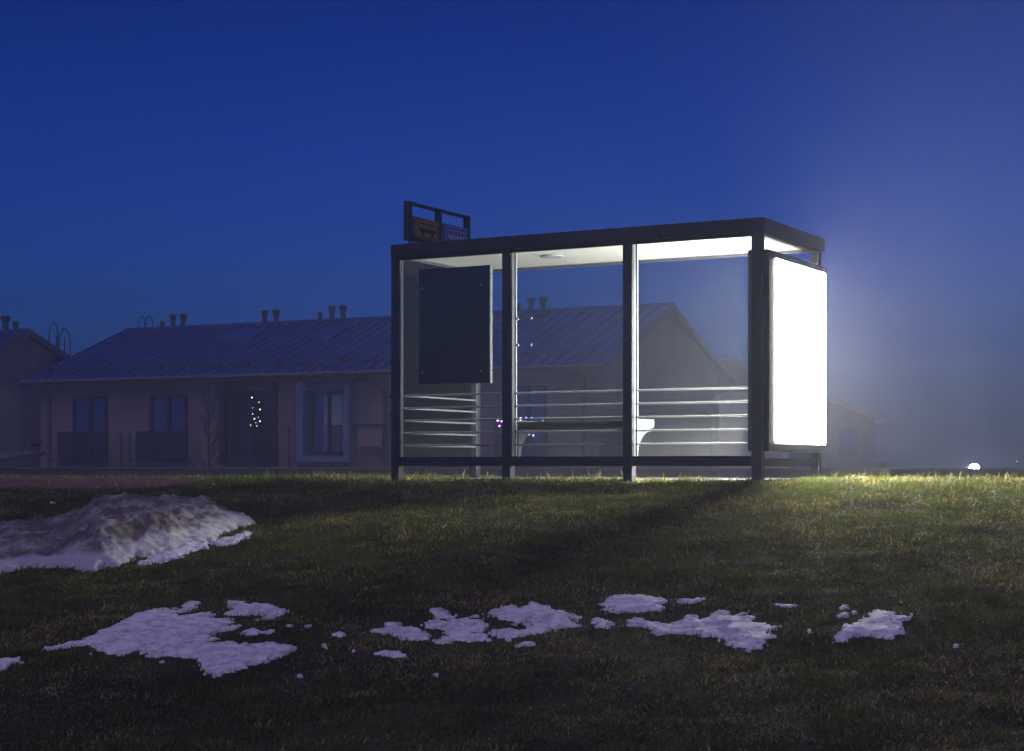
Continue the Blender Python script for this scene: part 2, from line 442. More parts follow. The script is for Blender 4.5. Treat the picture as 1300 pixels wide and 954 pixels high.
heap_poly = [(-60, 705), (-60, 672), (0, 672), (60, 668), (100, 656), (140, 650), (200, 648), (255, 650), (285, 655), (322, 661), (318, 668), (295, 676), (268, 690), (235, 697),
             (190, 708), (160, 714), (154, 721), (135, 722), (117, 727), (98, 725), (75, 721), (55, 723), (30, 722), (0, 730), (-60, 736)]
def heapH(X, Y):
    px = CX + F * X / Y
    return .06 + .12 * sstep(60, 140, px) - .05 * sstep(250, 320, px)
snow_obj('snow_heap', [heap_poly], M['dirty_snow'], heap=heapH, label='large heap of dirty grey old snow on the grass bank', cat='snow heap')
G = 'melting snow patches on the grass bank'
snow_obj('snow_patch', [[(176, 719), (182, 712), (200, 703), (235, 691), (262, 687), (267, 697), (240, 704), (222, 710), (190, 719)],
                        [(268, 692), (280, 685), (297, 682), (312, 677), (321, 679), (316, 685), (300, 692), (280, 695)]], M['snow'],
         label='narrow clean white snow strip along front of the dirty heap', cat='snow patch', group=G)
snow_obj('snow_patch', [[(63, 826), (80, 818), (101, 816), (126, 802), (158, 790), (165, 786), (191, 778), (221, 774), (228, 784), (255, 780), (271, 780), (272, 787), (290, 787), (301, 791), (300, 801), (265, 807),
                         (274, 816), (295, 818), (323, 822), (338, 818), (369, 821), (373, 826), (348, 838), (323, 845), (295, 855), (271, 862), (252, 852), (246, 839), (221, 836), (200, 836),
                         (172, 827), (157, 835), (132, 829), (105, 822), (80, 824)],
                        [(229, 777), (236, 772), (246, 767), (249, 773), (233, 780)]], M['snow'], th=.022,
         label='biggest white snow patch, low down on the left of the bank', cat='snow patch', group=G)
snow_obj('snow_patch', [[(291, 767), (300, 766), (326, 771), (354, 774), (359, 781), (348, 788), (332, 788), (338, 782), (308, 785), (278, 783), (295, 777)],
                        [(309, 805), (325, 802), (327, 807), (312, 808)], [(333, 805), (346, 804), (344, 808)]], M['snow'],
         label='ragged small snow patch just right above the biggest patch', cat='snow patch', group=G)
snow_obj('snow_patch', [[(470, 803), (485, 799), (497, 793), (505, 794), (505, 802), (522, 799), (541, 805), (548, 810), (528, 816), (510, 812), (495, 808)],
                        [(476, 832), (488, 828), (504, 829), (517, 835), (495, 836)]], M['snow'],
         label='thin broken snow patch at left end of the middle row', cat='snow patch', group=G)
snow_obj('snow_patch', [[(539, 795), (552, 791), (565, 792), (593, 787), (621, 793), (619, 802), (596, 806), (612, 809), (622, 814), (578, 817), (552, 820), (553, 815), (565, 808), (562, 802), (539, 799)],
                        [(543, 778), (559, 776), (578, 782), (575, 787), (553, 787)]], M['snow'],
         label='wavy layered snow patch with a small tongue above it, below the notice board', cat='snow patch', group=G)
snow_obj('snow_patch', [[(603, 784), (618, 785), (621, 778), (633, 775), (648, 771), (658, 775), (676, 769), (695, 770), (699, 777), (733, 783), (732, 793), (745, 796), (719, 799), (692, 805), (667, 809),
                         (645, 814), (624, 811), (627, 804), (658, 801), (676, 798), (655, 795), (633, 787)], [(656, 822), (670, 818), (668, 823)]], M['snow'],
         label='wide snow patch straight below the second glass bay', cat='snow patch', group=G)
snow_obj('snow_patch', [[(759, 770), (773, 763), (788, 757), (817, 757), (826, 759), (853, 763), (857, 766), (838, 770), (841, 776), (817, 778), (773, 780), (769, 774)],
                        [(861, 765), (885, 762), (883, 767), (864, 768)]], M['snow'],
         label='highest snow patch of the row, a flat white oval', cat='snow patch', group=G)
snow_obj('snow_patch', [[(750, 790), (763, 787), (778, 793), (769, 800), (756, 799)],
                        [(788, 794), (803, 789), (823, 791), (841, 794), (864, 793), (867, 784), (876, 784), (888, 788), (905, 781), (917, 777), (922, 785), (952, 786), (982, 793), (991, 797), (976, 805),
                         (982, 815), (969, 826), (949, 829), (923, 821), (920, 816), (882, 808), (864, 806), (826, 810), (820, 797)],
                        [(933, 782), (949, 778), (953, 785), (935, 785)]], M['snow'], th=.02,
         label='long snow patch with holes, below the right glass bay', cat='snow patch', group=G)
snow_obj('snow_patch', [[(1062, 802), (1078, 795), (1100, 789), (1102, 782), (1115, 778), (1134, 782), (1158, 783), (1155, 790), (1143, 796), (1148, 805), (1131, 815), (1122, 817), (1109, 809), (1085, 811), (1060, 816)],
                        [(1057, 783), (1083, 780), (1080, 786), (1060, 786)], [(1063, 770), (1076, 771), (1069, 775)]], M['snow'],
         label='rightmost snow patch, lying alone below the bright panel', cat='snow patch', group=G)
snow_obj('snow_patch', [[(-30, 842), (0, 840), (16, 839), (22, 844), (8, 850), (0, 855), (-30, 860)]], M['snow'],
         label='snow patch cut by the left edge of the photo', cat='snow patch', group=G)
crumbs = [[(421, 808), (433, 804), (440, 809), (430, 811)], [(407, 822), (414, 819), (416, 825)], [(442, 826), (452, 827), (448, 830)], [(372, 861), (381, 857), (389, 863)], [(384, 797), (396, 795), (392, 799)],
          [(546, 859), (558, 857), (556, 861)], [(1207, 822), (1222, 819), (1213, 825)], [(112, 832), (120, 831), (117, 835)], [(200, 842), (212, 841), (208, 845)], [(362, 796), (372, 795), (369, 798)],
          [(897, 612.4), (918, 612.2), (916, 613.2), (899, 613.3)], [(980, 769), (1019, 770), (1000, 773)], [(1023, 803), (1031, 801), (1030, 806)], [(62, 640), (72, 639), (68, 642)]]
co, fc, tone = snow_piece(crumbs, th=.02, rough=.01)
raw_mesh('snow_crumbs', co, fc, M['snow'], attr=tone, kind='stuff')

# ------------------------------------------------------------------ grass blades
def grass_material():
    m, nt, out = mat_new('winter_grass')
    at = N(nt, 'ShaderNodeAttribute', attribute_name='tone')
    p = N(nt, 'ShaderNodeBsdfPrincipled'); p.inputs['Roughness'].default_value = .6; p.inputs['Specular IOR Level'].default_value = .15
    tl = N(nt, 'ShaderNodeBsdfTranslucent'); mx = N(nt, 'ShaderNodeMixShader'); mx.inputs[0].default_value = .3
    nt.links.new(at.outputs['Color'], p.inputs['Base Color']); nt.links.new(at.outputs['Color'], tl.inputs['Color'])
    nt.links.new(p.outputs[0], mx.inputs[1]); nt.links.new(tl.outputs[0], mx.inputs[2]); nt.links.new(mx.outputs[0], out.inputs['Surface'])
    return m
def make_grass(n):
    y = 6.3 + (22.5 - 6.3) * rng.random(int(n * 2.2)) ** 1.12
    x = (rng.random(len(y)) * 2 - 1) * (.335 * y + 1.0)
    keep = rng.random(len(y)) < (.335 * y + 1) / (.335 * 22.5 + 1) * 1.0
    x, y = x[keep][:n], y[keep][:n]
    q = (x - PR.x) * V.x + (y - PR.y) * V.y
    s = (x - PR.x) * U.x + (y - PR.y) * U.y
    ok = (q < 2.9) & ~((q > .2 + .12 * fbm(x, y, 3, 2)) & (s > -.22) & (s < 4.42))
    grav = (s > 6.6 + .8 * fbm(x, y, .9, 2)) & (q > -1.0 + .6 * fbm(x, y, 1.1, 3))
    ok &= ~(grav & (rng.random(len(x)) > .05))
    for g, r in SNOW:
        P = np.array(g); b = (x > P[:, 0].min() - .1) & (x < P[:, 0].max() + .1) & (y > P[:, 1].min() - .1) & (y < P[:, 1].max() + .1) & ok
        idx = np.nonzero(b)[0]
        if len(idx):
            f = sdf(g, x[idx], y[idx]) + r * snoise(x[idx], y[idx])
            ok[idx[(f > -.004) & (rng.random(len(idx)) > .015 + .4 * np.exp(-np.clip(f, 0, 1) / .035))]] = False
            f2 = (f > -.07) & (f <= -.004) & (rng.random(len(idx)) > .5)      # thinner, flattened rim
            ok[idx[f2]] = False
    x, y, q, s = x[ok], y[ok], q[ok], s[ok]
    n = len(x)
    z = gz(x, y)
    clump = fbm(x, y, 5.5, 3); big = fbm(x, y, 1.3, 3)
    Ln = (.026 + .024 * rng.random(n)) * (1 + .9 * clump) * (1 + .3 * big)
    # longer unmown fringe around the crest
    crest = np.exp(-((q - .15) / .7) ** 2)
    Ln *= .66 + .34 * sstep(9, 15, y)
    Ln *= 1 + .55 * crest * (.5 + rng.random(n))
    tall = rng.random(n) < .006 + .012 * crest
    Ln[tall] *= 2.1
    Ln = np.clip(Ln, .012, .16)
    ang = rng.random(n) * 2 * np.pi
    wl = fbm(x, y, 2.5, 2) * 7                                             # local comb direction
    comb = rng.random(n) < .5; ang[comb] = wl[comb] + rng.normal(0, .5, comb.sum())
    lean = np.clip(.45 + .5 * rng.random(n) + .5 * (rng.random(n) < .3), 0, 1.35)
    lean[tall] *= .5
    dx, dy = np.cos(ang), np.sin(ang)
    wid = (.0011 + .0013 * rng.random(n)) * (1 + y / 12)
    side = rng.random(n) * np.pi; sx, sy = np.cos(side) * wid, np.sin(side) * wid
    h1 = Ln * .55; l1 = lean * .7; l2 = np.clip(lean * 1.35, 0, 1.75)
    bx, by, bz = x, y, z - .004
    mx_, my_, mz_ = bx + dx * h1 * np.sin(l1), by + dy * h1 * np.sin(l1), bz + h1 * np.cos(l1)
    tx, ty, tz = mx_ + dx * Ln * .45 * np.sin(l2), my_ + dy * Ln * .45 * np.sin(l2), mz_ + Ln * .45 * np.cos(l2)
    co = np.empty((n, 5, 3), np.float32)
    co[:, 0] = np.stack([bx - sx, by - sy, bz], 1); co[:, 1] = np.stack([bx + sx, by + sy, bz], 1)
    co[:, 2] = np.stack([mx_ + sx * .8, my_ + sy * .8, mz_], 1); co[:, 3] = np.stack([mx_ - sx * .8, my_ - sy * .8, mz_], 1)
    co[:, 4] = np.stack([tx, ty, tz], 1)
    b = np.arange(n) * 5
    tri = np.concatenate([np.stack([b, b + 1, b + 2], 1), np.stack([b, b + 2, b + 3], 1), np.stack([b + 3, b + 2, b + 4], 1)])
    green = np.array([.070, .105, .014]); olive = np.array([.125, .122, .028]); straw = np.array([.33, .27, .10]); brown = np.array([.075, .058, .028])
    r = rng.random(n) * .9 + .5 * fbm(x, y, 1.6, 3) + .35 * fbm(x, y, 7, 3)
    c = np.where((r < .36)[:, None], green, np.where((r < .70)[:, None], olive, np.where((r < .84)[:, None], brown, straw)))
    c = c * (.95 + .7 * rng.random(n))[:, None]
    c4 = np.ones((n, 5, 4), np.float32); c4[:, :, :3] = c[:, None, :]
    o = raw_mesh('grass', co.reshape(-1, 3), tri, grass_material(), attr=c4.reshape(-1, 4), kind='stuff', smooth=False)
    return o
make_grass(900000)

# fallen twigs on the bank
tw = MB()
for k in range(16):
    px = random.uniform(380, 1280); py = random.uniform(622, 700)
    gx, gy = ground_at(px, py); a = random.uniform(0, 3.14); l = random.uniform(.05, .13)
    z0 = float(gz(gx, gy)) + .03
    tw.tube([(gx - math.cos(a) * l, gy - math.sin(a) * l, z0), (gx, gy, z0 + .02), (gx + math.cos(a + .2) * l, gy + math.sin(a + .2) * l, z0 + random.uniform(0, .05))], .0028, 5, .0012)
tw.build('dry_twigs', principled('dry_twig', (.34, .27, .2), .7), kind='stuff')

# ------------------------------------------------------------------ bus shelter
sh = thing('bus_shelter', 'glass and dark metal bus shelter on top of the grass bank', 'bus shelter', S(L / 2, W / 2, ZG))
def sbox(s, t, z, bevel=.004, mb=None):
    mb = mb or MB(); return mb.box(PR, U, V, Z, s, t, z, bevel)
ZT0, ZT1 = 2.205, 2.34
# roof: four fascia beams plus the top sheet
rf = MB()
sbox((-.03, L + .005), (-.035, .05), (ZT0, ZT1), .006, rf)
sbox((-.03, L + .005), (W - .05, W + .035), (ZT0, ZT1), .006, rf)
sbox((-.03, .05), (.05, W - .05), (ZT0, ZT1 - .002), 0, rf)
sbox((L - .05, L + .005), (.05, W - .05), (ZT0, ZT1 - .002), 0, rf)
sbox((.05, L - .05), (.05, W - .05), (ZT1 - .05, ZT1 - .012), 0, rf)
roof = rf.build('roof', M['dark'], sh)
cl = sbox((.052, L - .052), (.052, W - .052), (2.232, 2.262), 0).build('ceiling', M['ceiling'], roof)
cj = MB()
for s_ in (1.39, 2.78): sbox((s_ - .012, s_ + .012), (.053, W - .053), (2.226, 2.2315), 0, cj)
cj.build('ceiling_joint_strip', M['white_paint'], roof)
MB().lathe(S(2.70, .86, 2.212), [(.0, 0), (.10, .0), (.125, .006), (.13, .012), (.13, .022)], 28).build('ceiling_lamp', M['white_paint'], roof, smooth=True, label='round flat ceiling lamp, switched off')
MB().ball(S(1.0, -.04, 2.25), .014).build('fascia_bolt', M['white_paint'], roof)
MB().lathe(S(3.45, -.036, 2.24), [(.02, -.01), (.02, .01)], 10).build('fascia_bolt', M['dark'], roof)
# near side posts: dark cover outside, aluminium profile and glazing bead inside
mull = [(.0, .10), (1.345, 1.445), (2.715, 2.81), (4.07, 4.165)]
ends = []
for k, (a, b) in enumerate(mull):
    po = sbox((a, b), (-.03, .03), (-.5, ZT0 - .002)).build('post', M['dark'], sh)
    sbox((a + .004, b - .004), (.033, .075), (-.5, ZT0 - .004), .003).build('inner_profile', M['alu'], po)
    if 0 < k < 3:
        sbox((a + .012, b - .018), (.077, .092), (.08, ZT0 - .006), 0).build('gasket', M['black'], po)
        sbox((a - .002, b - .01), (.094, .118), (.085, ZT0 - .006), .002).build('glazing_bead', M['white_paint'], po)
# far side corner posts
pl = sbox((L - .09, L - .004), (W - .085, W), (-.5, ZT0 - .002)).build('post', M['alu'], sh, label='pale aluminium rear corner post')
sbox((L - .002, L + .018), (W - .08, W - .005), (-.5, ZT0 - .004)).build('outer_cover', M['dark'], pl)
pr_ = sbox((.0, .085), (W - .085, W), (-.5, ZT0 - .002)).build('post', M['dark'], sh)
# hinges on the outside of the left post
for zz in (.72, .53):
    MB().tube([S(L + .002, .0, zz), S(L + .03, .0, zz)], .014, 10).build('post_bolt', M['dark'], sh)
# bottom rails
for (a, b) in ((.102, 1.343), (1.447, 2.713), (2.812, 4.068)):
    sbox((a, b), (-.026, .028), (-.015, .082)).build('bottom_rail', M['dark'], sh)
sbox((L - .07, L - .012), (.08, W - .087), (-.012, .06)).build('bottom_rail', M['alu'], sh, label='pale aluminium bottom rail of the side wall')
sbox((.01, .07), (.08, W - .087), (-.02, .06)).build('bottom_rail', M['dark'], sh)
# top rails below fascia
for (a, b) in ((.102, 1.343), (1.447, 2.713), (2.812, 4.068)):
    sbox((a, b), (.0, .028), (2.17, 2.203), 0).build('top_rail', M['dark'], sh)
# glass
for (a, b) in ((.102, 1.343), (1.447, 2.713), (2.812, 4.068)):
    sbox((a, b), (.005, .013), (.084, 2.168), 0).build('glass_panel', M['glass'], sh)
sbox((L - .045, L - .037), (.078, W - .088), (.062, ZT0 - .004), 0).build('glass_panel', M['glass_side'], sh, label='side glass at the left end')
# white horizontal rails
for zz in (.735, .602, .469, .336, .203):
    for (a, b) in ((.14, 1.34), (1.45, 2.71), (2.82, 4.06)):
        MB().tube([S(a, .10, zz), S(b, .10, zz)], .0105, 8).build('horizontal_rail', M['rail'], sh)
    MB().tube([S(L - .075, .11, zz), S(L - .075, W - .1, zz)], .0105, 8).build('horizontal_rail', M['white_paint'], sh)
# light box at the right end
lb = sbox((-.05, .165), (.04, W + .03), (.125, 2.045), .01).build('light_box', M['dark'], sh, label='illuminated white advertising box')
# hollow look: glowing face on each side
def rr(s, t0, t1, z0, z1, r=.05, thick=.004):
    pts = []
    for (ct, cz, a0) in ((t1 - r, z1 - r, 0), (t0 + r, z1 - r, 90), (t0 + r, z0 + r, 180), (t1 - r, z0 + r, 270)):
        for q in range(6):
            a = math.radians(a0 + q * 18); pts.append(S(s, ct + r * math.cos(a), cz + r * math.sin(a)))
    return MB().prism(pts, U * thick)
rr(-.0555, .215, W - .02, .205, 1.975, .02, .003).build('light_panel', M['panel'], lb)
rr(.168, .13, W - .03, .205, 1.975, .02, .003).build('light_panel', M['panel_in'], lb)
# notice board fixed inside the left bay, back towards us
nb = sbox((3.00, 3.86), (.036, .07), (.845, 2.065), .003).build('notice_board', M['board'], sh, label='dark rectangular board seen from the back')
ed = MB()
sbox((2.988, 2.998), (.034, .088), (.84, 2.07), .002, ed)
ed.build('edge_strip', M['white_paint'], nb)
for (s_, z_) in ((3.08, 1.86), (3.79, 1.86), (3.08, .97), (3.79, .97)):
    MB().tube([S(s_, -.002, z_), S(s_, .003, z_)], .011, 10).build('screw', M['screw'], nb)
    MB().tube([S(s_, .015, z_), S(s_, .035, z_)], .007, 6).build('spacer', M['board'], nb)
for (s_, z_) in ((2.50, 1.49), (2.655, 1.49), (2.50, 1.22), (2.655, 1.22)):
    MB().tube([S(s_, -.008, z_), S(s_, .03, z_)], .013, 10).build('glass_bolt', M['screw'], sh)
# bench between the two middle posts
bench = sbox((1.47, 2.69), (.14, .50), (.36, .395), .008).build('bench', M['wood'], sh)
for k in range(4):
    t0 = .14 + k * .092
    sbox((1.462, 2.70), (t0, t0 + .082), (.40, .44), .006).build('seat_slat', M['wood'], bench)
def bracket(s0, s1):
    prof = [(.125, .455), (.56, .455), (.575, .44), (.575, .385), (.56, .37), (.50, .365)]
    for q in range(9):
        a = q / 8.0; prof.append((.46 - .30 * math.sin(a * 1.45), .33 - .345 * (1 - math.cos(a * 1.45)) - .0))
    prof += [(.145, .0), (.125, .0)]
    return MB().prism([S(s0, t, z) for t, z in prof], U * (s1 - s0))
bracket(1.375, 1.455).build('bracket', M['bracket'], bench)
bracket(2.705, 2.76).build('bracket', M['board'], bench)
sbox((1.372, 1.458), (.50, .585), (.375, .46), .012).build('armrest_cap', M['bracket'], bench)

# ------------------------------------------------------------------ bus stop sign on the roof
sg = thing('bus_stop_sign', 'dark frame with yellow and blue bus signs on shelter roof', 'bus sign', S(4.02, .75, ZT1))
t0, t1, z0, z1 = .12, 1.36, 2.40, 2.785
s0 = 4.045
fr = MB()
fr.box(PR, U, V, Z, (s0 - .035, s0 + .035), (t0, t1), (z0, z0 + .03), .003)
fr.box(PR, U, V, Z, (s0 - .035, s0 + .035), (t0, t1), (z1, z1 + .025), .003)
for (a, b) in ((t0 - .04, t0 + .035), ((t0 + t1) / 2 - .025, (t0 + t1) / 2 + .025), (t1 - .03, t1 + .03)):
    fr.box(PR, U, V, Z, (s0 - .032, s0 + .032), (a, b), (z0 - .005, z1 + .03), .003)
for t in (t0 + .04, t1 - .05): fr.box(PR, U, V, Z, (s0 - .012, s0 + .012), (t - .012, t + .012), (ZT1 - .02, z0 - .006))
fr.build('sign_frame', M['dark'], sg)
def bus_panel(a, b, face, ink, name, label):
    zz0, zz1 = z0 + .035, z0 + .265
    bd = MB().box(PR, U, V, Z, (s0 - .028, s0 + .028), (a, b), (zz0, zz1), .004).build(name, M['sign_grey'], sg, label=label)
    f = s0 - .029
    w = b - a; h = zz1 - zz0
    def R(u0, u1, v0, v1, d, mb): mb.box(PR, U, V, Z, (f - d, f - d + .0015), (a + w * u0, a + w * u1), (zz0 + h * v0, zz0 + h * v1)); return mb
    R(.10, .97, .05, .97, .002, MB()).build('sign_face', face, bd)
    k = MB()
    for e in ((.13, .94, .09, .13), (.13, .94, .89, .93), (.13, .155, .13, .89), (.915, .94, .13, .89)): R(*e, .0045, k)
    # side view of a bus: body under a band of windows, two wheels
    R(.22, .86, .34, .50, .0045, k); R(.22, .86, .72, .77, .0045, k); R(.22, .25, .50, .72, .0045, k); R(.83, .86, .50, .72, .0045, k)
    for q in range(1, 5): R(.25 + q * .116 - .012, .25 + q * .116 + .012, .50, .72, .0045, k)
    for uc in (.36, .72):
        pts = [S(f - .0045, a + w * uc + .032 * math.cos(x_), zz0 + h * .31 + .032 * math.sin(x_)) for x_ in [i_ * math.pi / 6 for i_ in range(12)]]
        k.prism(pts, U * .002 - U * .001)
    k.build('bus_symbol', ink, bd)
mid = (t0 + t1) / 2
bus_panel(t0 + .05, mid - .03, M['yellow'], M['black'], 'sign_panel', 'yellow panel with black bus symbol')
bus_panel(mid + .03, t1 - .035, M['blue'], M['sign_white'], 'sign_panel', 'blue panel with white bus symbol')

# ------------------------------------------------------------------ houses
HW = Vector((.889, -.457, 0)).normalized(); HN = Vector((-.457, -.889, 0)).normalized()
class House:
    def __init__(s, name, label, ridge_l, length, half, z_ridge, z_eave, w, n, base, wallm, group, over=.45, endover=.35):
        s.w, s.n, s.half, s.zr, s.ze, s.len = w, n, half, z_ridge, z_eave, length
        s.rl = Vector((*ridge_l, 0)); s.base = base; s.over = over; s.eo = endover
        c = s.rl + w * (length / 2)
        s.root = thing(name, label, 'house', (c.x, c.y, base), group)
        rise = z_ridge - z_eave; hw = half - over
        zw = z_eave + rise * over / half - .16                 # wall top under the sloping soffit
        s.hw = hw; s.wall_o = s.rl + w * endover + n * hw
        wl = length - 2 * endover
        # walls: one solid pentagon prism
        p = lambda a, b, z: s.rl + w * a + n * b + Z * z
        MB().prism([p(endover, hw, base), p(endover, -hw, base), p(endover, -hw, zw), p(endover, 0, zw + rise * hw / half), p(endover, hw, zw)], w * wl).build('wall', wallm, s.root)
        # roof slabs with real ribs
        rb = MB()
        for sg_ in (1, -1):
            th = .12
            q = [p(0, 0, z_ridge), p(0, sg_ * half, z_eave), p(0, sg_ * half, z_eave - th), p(0, 0, z_ridge - th)]
            rb.prism(q, w * length)
            nr = int(length / .42)
            for i in range(nr + 1):
                a = .02 + i * (length - .06) / nr
                rb.prism([p(a, sg_ * .03, z_ridge + .0), p(a, sg_ * (half + .01), z_eave - .0), p(a, sg_ * (half + .01), z_eave + .055), p(a, sg_ * .03, z_ridge + .055)], w * .035)
        rb.prism([p(-.01, .22, z_ridge - .06), p(-.01, 0, z_ridge + .09), p(-.01, -.22, z_ridge - .06)], w * (length + .02))
        s.roof = rb.build('roof', M['roof'], s.root)
        for a in (-.045, length + .005):
            for sg_ in (1, -1):
                fb = MB()
                fb.prism([p(a, 0, z_ridge + .02), p(a, sg_ * (half + .02), z_eave + .02), p(a, sg_ * (half + .02), z_eave - .2), p(a, 0, z_ridge - .2)], w * .04)
                fb.build('bargeboard', M['fascia_pale'], s.roof)
        g = MB()
        g.tube([p(-.05, half + .07, z_eave - .05), p(length + .05, half + .07, z_eave - .05)], .07, 8)
        g.build('gutter', M['fascia'], s.roof); g = MB()
        g.tube([p(-.05, -half - .07, z_eave - .05), p(length + .05, -half - .07, z_eave - .05)], .07, 8)
        g.build('gutter', M['fascia'], s.roof)
    def P(s, a, b, z): return s.rl + s.w * a + s.n * b + Z * z
    def hit(s, px, off=0.0, endwall=False):
        """distance along the front wall (from its left ridge end) seen at photo column px"""
        d = Vector(((px - CX) / F, 1, 0)); o = s.rl + s.n * (s.hw + off)
        # camera ray k*d = o + a*w
        det = d.x * (-s.w.y) - (-s.w.x) * d.y
        k = (o.x * (-s.w.y) - (-s.w.x) * o.y) / det
        a = ((Vector((d.x * k, d.y * k, 0)) - o)).dot(s.w)
        return a, k
    def zof(s, px, py, off=0.0):
        a, k = s.hit(px, off); return (HY - py) * k / F
    def wbox(s, px0, px1, py0, py1, d0, d1, mb=None, bevel=0):
        a0, k0 = s.hit(px0, d0); a1, k1 = s.hit(px1, d0); km = (k0 + k1) / 2
        mb = mb or MB()
        return mb.box(s.rl + s.n * s.hw, s.w, s.n, Z, (a0, a1), (d0, d1), ((HY - py1) * km / F, (HY - py0) * km / F), bevel)
    def door(s, x0, x1, y0, y1, rail=True, rx0=None, curtain=False, label=None, frame=None, pane=None):
        pane = pane or M['window_dark']
        fm = frame or M['frame_dark']
        f = MB(); wmid = x0 + (x1 - x0) * .52; t = 3.5
        for b in ((x0, x0 + t, y0, y1), (x1 - t + 1, x1, y0, y1), (wmid - 2.2, wmid + 2.2, y0 + 3, y1 - 3), (x0 + t + .02, x1 - t + .98, y0, y0 + 3.2), (x0 + t + .02, x1 - t + .98, y1 - 3, y1)):
            s.wbox(*b, .004, .09, f)
        fo = f.build('french_door', fm, s.root, label=label)
        s.wbox(x0 + t, wmid - 2.3, y0 + 3.3, y1 - 3.1, .02, .035).build('pane', pane, fo)
        s.wbox(wmid + 2.3, x1 - t + 1, y0 + 3.3, y1 - 3.1, .02, .035).build('pane', pane, fo)
        if curtain: s.wbox(wmid - 8, x1 - t - 4, y0 + 5, y1 - 5, .04, .06).build('curtain', M['curtain'], fo)
        return fo
    def railing(s, x0, x1, y0, y1, solid=None, depth=.45):
        r = MB()
        s.wbox(x0, x1, y0, y0 + 1.2, depth - .05, depth, r); s.wbox(x0, x1, y1 - 1.6, y1, .0, depth, r)
        n = int((x1 - x0) / 2.4)
        for i in range(n + 1):
            x = x0 + (x1 - x0 - .8) * i / n; s.wbox(x, x + .7, y0 + 1.25, y1 - 1.65, depth - .04, depth - .015, r)
        if solid: s.wbox(solid[0], solid[1], y0 + 1.3, y1 - 1.7, depth - .012, depth + .01, r)
        return r.build('balcony_railing', M['frame_dark'], s.root)
    def ladder(s, x0, x1, y0, y1, off=.18):
        r = MB()
        for x in (x0, x1): s.wbox(x, x + .9, y0, y1, off, off + .04, r)
        n = int((y1 - y0) / 7)
        for i in range(1, n + 1):
            y = y0 + i * 7; s.wbox(x0 + .9, x1, y, y + .8, off + .005, off + .03, r)
        for x in (x0, x1):
            s.wbox(x + .1, x + .8, y0 + 5, y0 + 6, 0, off, r)
        return r.build('wall_ladder', M['vent'], s.root)
    def vent(s, px, h, r=.11, cap=True):
        d = Vector(((px - CX) / F, 1, 0)); o = s.rl
        det = d.x * (-s.w.y) - (-s.w.x) * d.y
        k = (o.x * (-s.w.y) - (-s.w.x) * o.y) / det
        b = Vector((d.x * k, d.y * k, s.zr - .12))
        prof = [(r, 0), (r, h * .55 + .12), (r * 1.5, h * .75 + .12), (r * 1.65, h * .8 + .12), (r * 1.65, h * .95 + .12), (r * 1.2, h + .12)] if cap else [(r, 0), (r, h * .6 + .12), (r * 1.3, h * .62 + .12), (r * 1.3, h + .12)]
        MB().lathe(b, prof, 12).build('roof_vent', M['vent'], s.roof)
    def pipe(s, px, py_top, py_bot, lead=-12):
        a, k = s.hit(px, .08); a2, k2 = s.hit(px + lead, .08)
        z0_ = (HY - py_top) * k / F
        r = MB()
        r.tube([s.P(a2, s.half + .05, s.ze - .06), s.P(a2, s.half - .02, s.ze - .25), s.P((a + a2) / 2, s.hw + .2, (s.ze - .25 + z0_) / 2 ), s.P(a, s.hw + .08, z0_), s.P(a, s.hw + .08, (HY - py_bot) * k / F - 2.2)], .05, 8)
        r.build('downpipe', M['fascia'], s.root)
    def hatch(s, px0, px1, up0, up1):
        """low box on the front roof slope between two heights (share of slope from the eave)"""
        def at(u): return s.half * (1 - u), s.ze + (s.zr - s.ze) * u
        b0, z0_ = at(up0); b1, z1_ = at(up1)
        def hx(px, b):
            d = Vector(((px - CX) / F, 1, 0)); o = s.rl + s.n * b
            det = d.x * (-s.w.y) - (-s.w.x) * d.y
            k = (o.x * (-s.w.y) - (-s.w.x) * o.y) / det
            return (Vector((d.x * k, d.y * k, 0)) - o).dot(s.w)
        a0 = hx(px0, (b0 + b1) / 2); a1 = hx(px1, (b0 + b1) / 2)
        MB().prism([s.P(a0, b0, z0_), s.P(a0, b0, z0_ + .12), s.P(a0, b1, z1_ + .12), s.P(a0, b1, z1_)], s.w * (a1 - a0)).build('roof_hatch', M['roof'], s.roof)
    def hoops(s, pts, h, r=.02):
        """curved ladder grab rails over the roof edge"""
        mb = MB()
        for (p0, p1) in pts:
            p0, p1 = Vector(p0), Vector(p1); arc = [p0]
            for q in range(9):
                a = math.pi * q / 8
                c = (p0 + p1) / 2
                arc.append(Vector((c.x + (p0.x - c.x) * math.cos(a), c.y + (p0.y - c.y) * math.cos(a), max(p0.z, p1.z) + h * (.55 + .45 * math.sin(a)))))
            arc.append(p1); mb.tube(arc, r, 6)
        return mb.build('ladder_hoops', M['vent'], s.roof)

GH = 'row houses beyond the road'
h1 = House('row_house', 'long pinkish row house with ribbed metal roof behind the shelter', (-14.4, 63.2), 21.9, 5.36, 5.0, 2.88, HW, HN, -2.9, M['siding'], GH)
h1.door(94, 137, 504, 586, label='left french door')
h1.railing(74, 138, 548, 585, solid=(74, 94))
h1.door(192, 238, 502, 586)
h1.railing(173, 239, 547, 584, solid=(173, 192))
h1.ladder(154, 165, 549, 594)
h1.ladder(367, 379, 541, 594)
# dark recessed bay with lights
bay = MB()
for b in ((285, 291, 484, 590), (346, 353, 484, 590), (291.05, 345.95, 484, 492), (291.05, 345.95, 586, 590)): h1.wbox(*b, .0, .32, bay)
bay.build('bay_frame', M['frame_dark'], h1.root)
h1.door(294, 342, 496, 585, pane=M['board'])
h1.railing(330, 353, 541, 572, depth=.6)
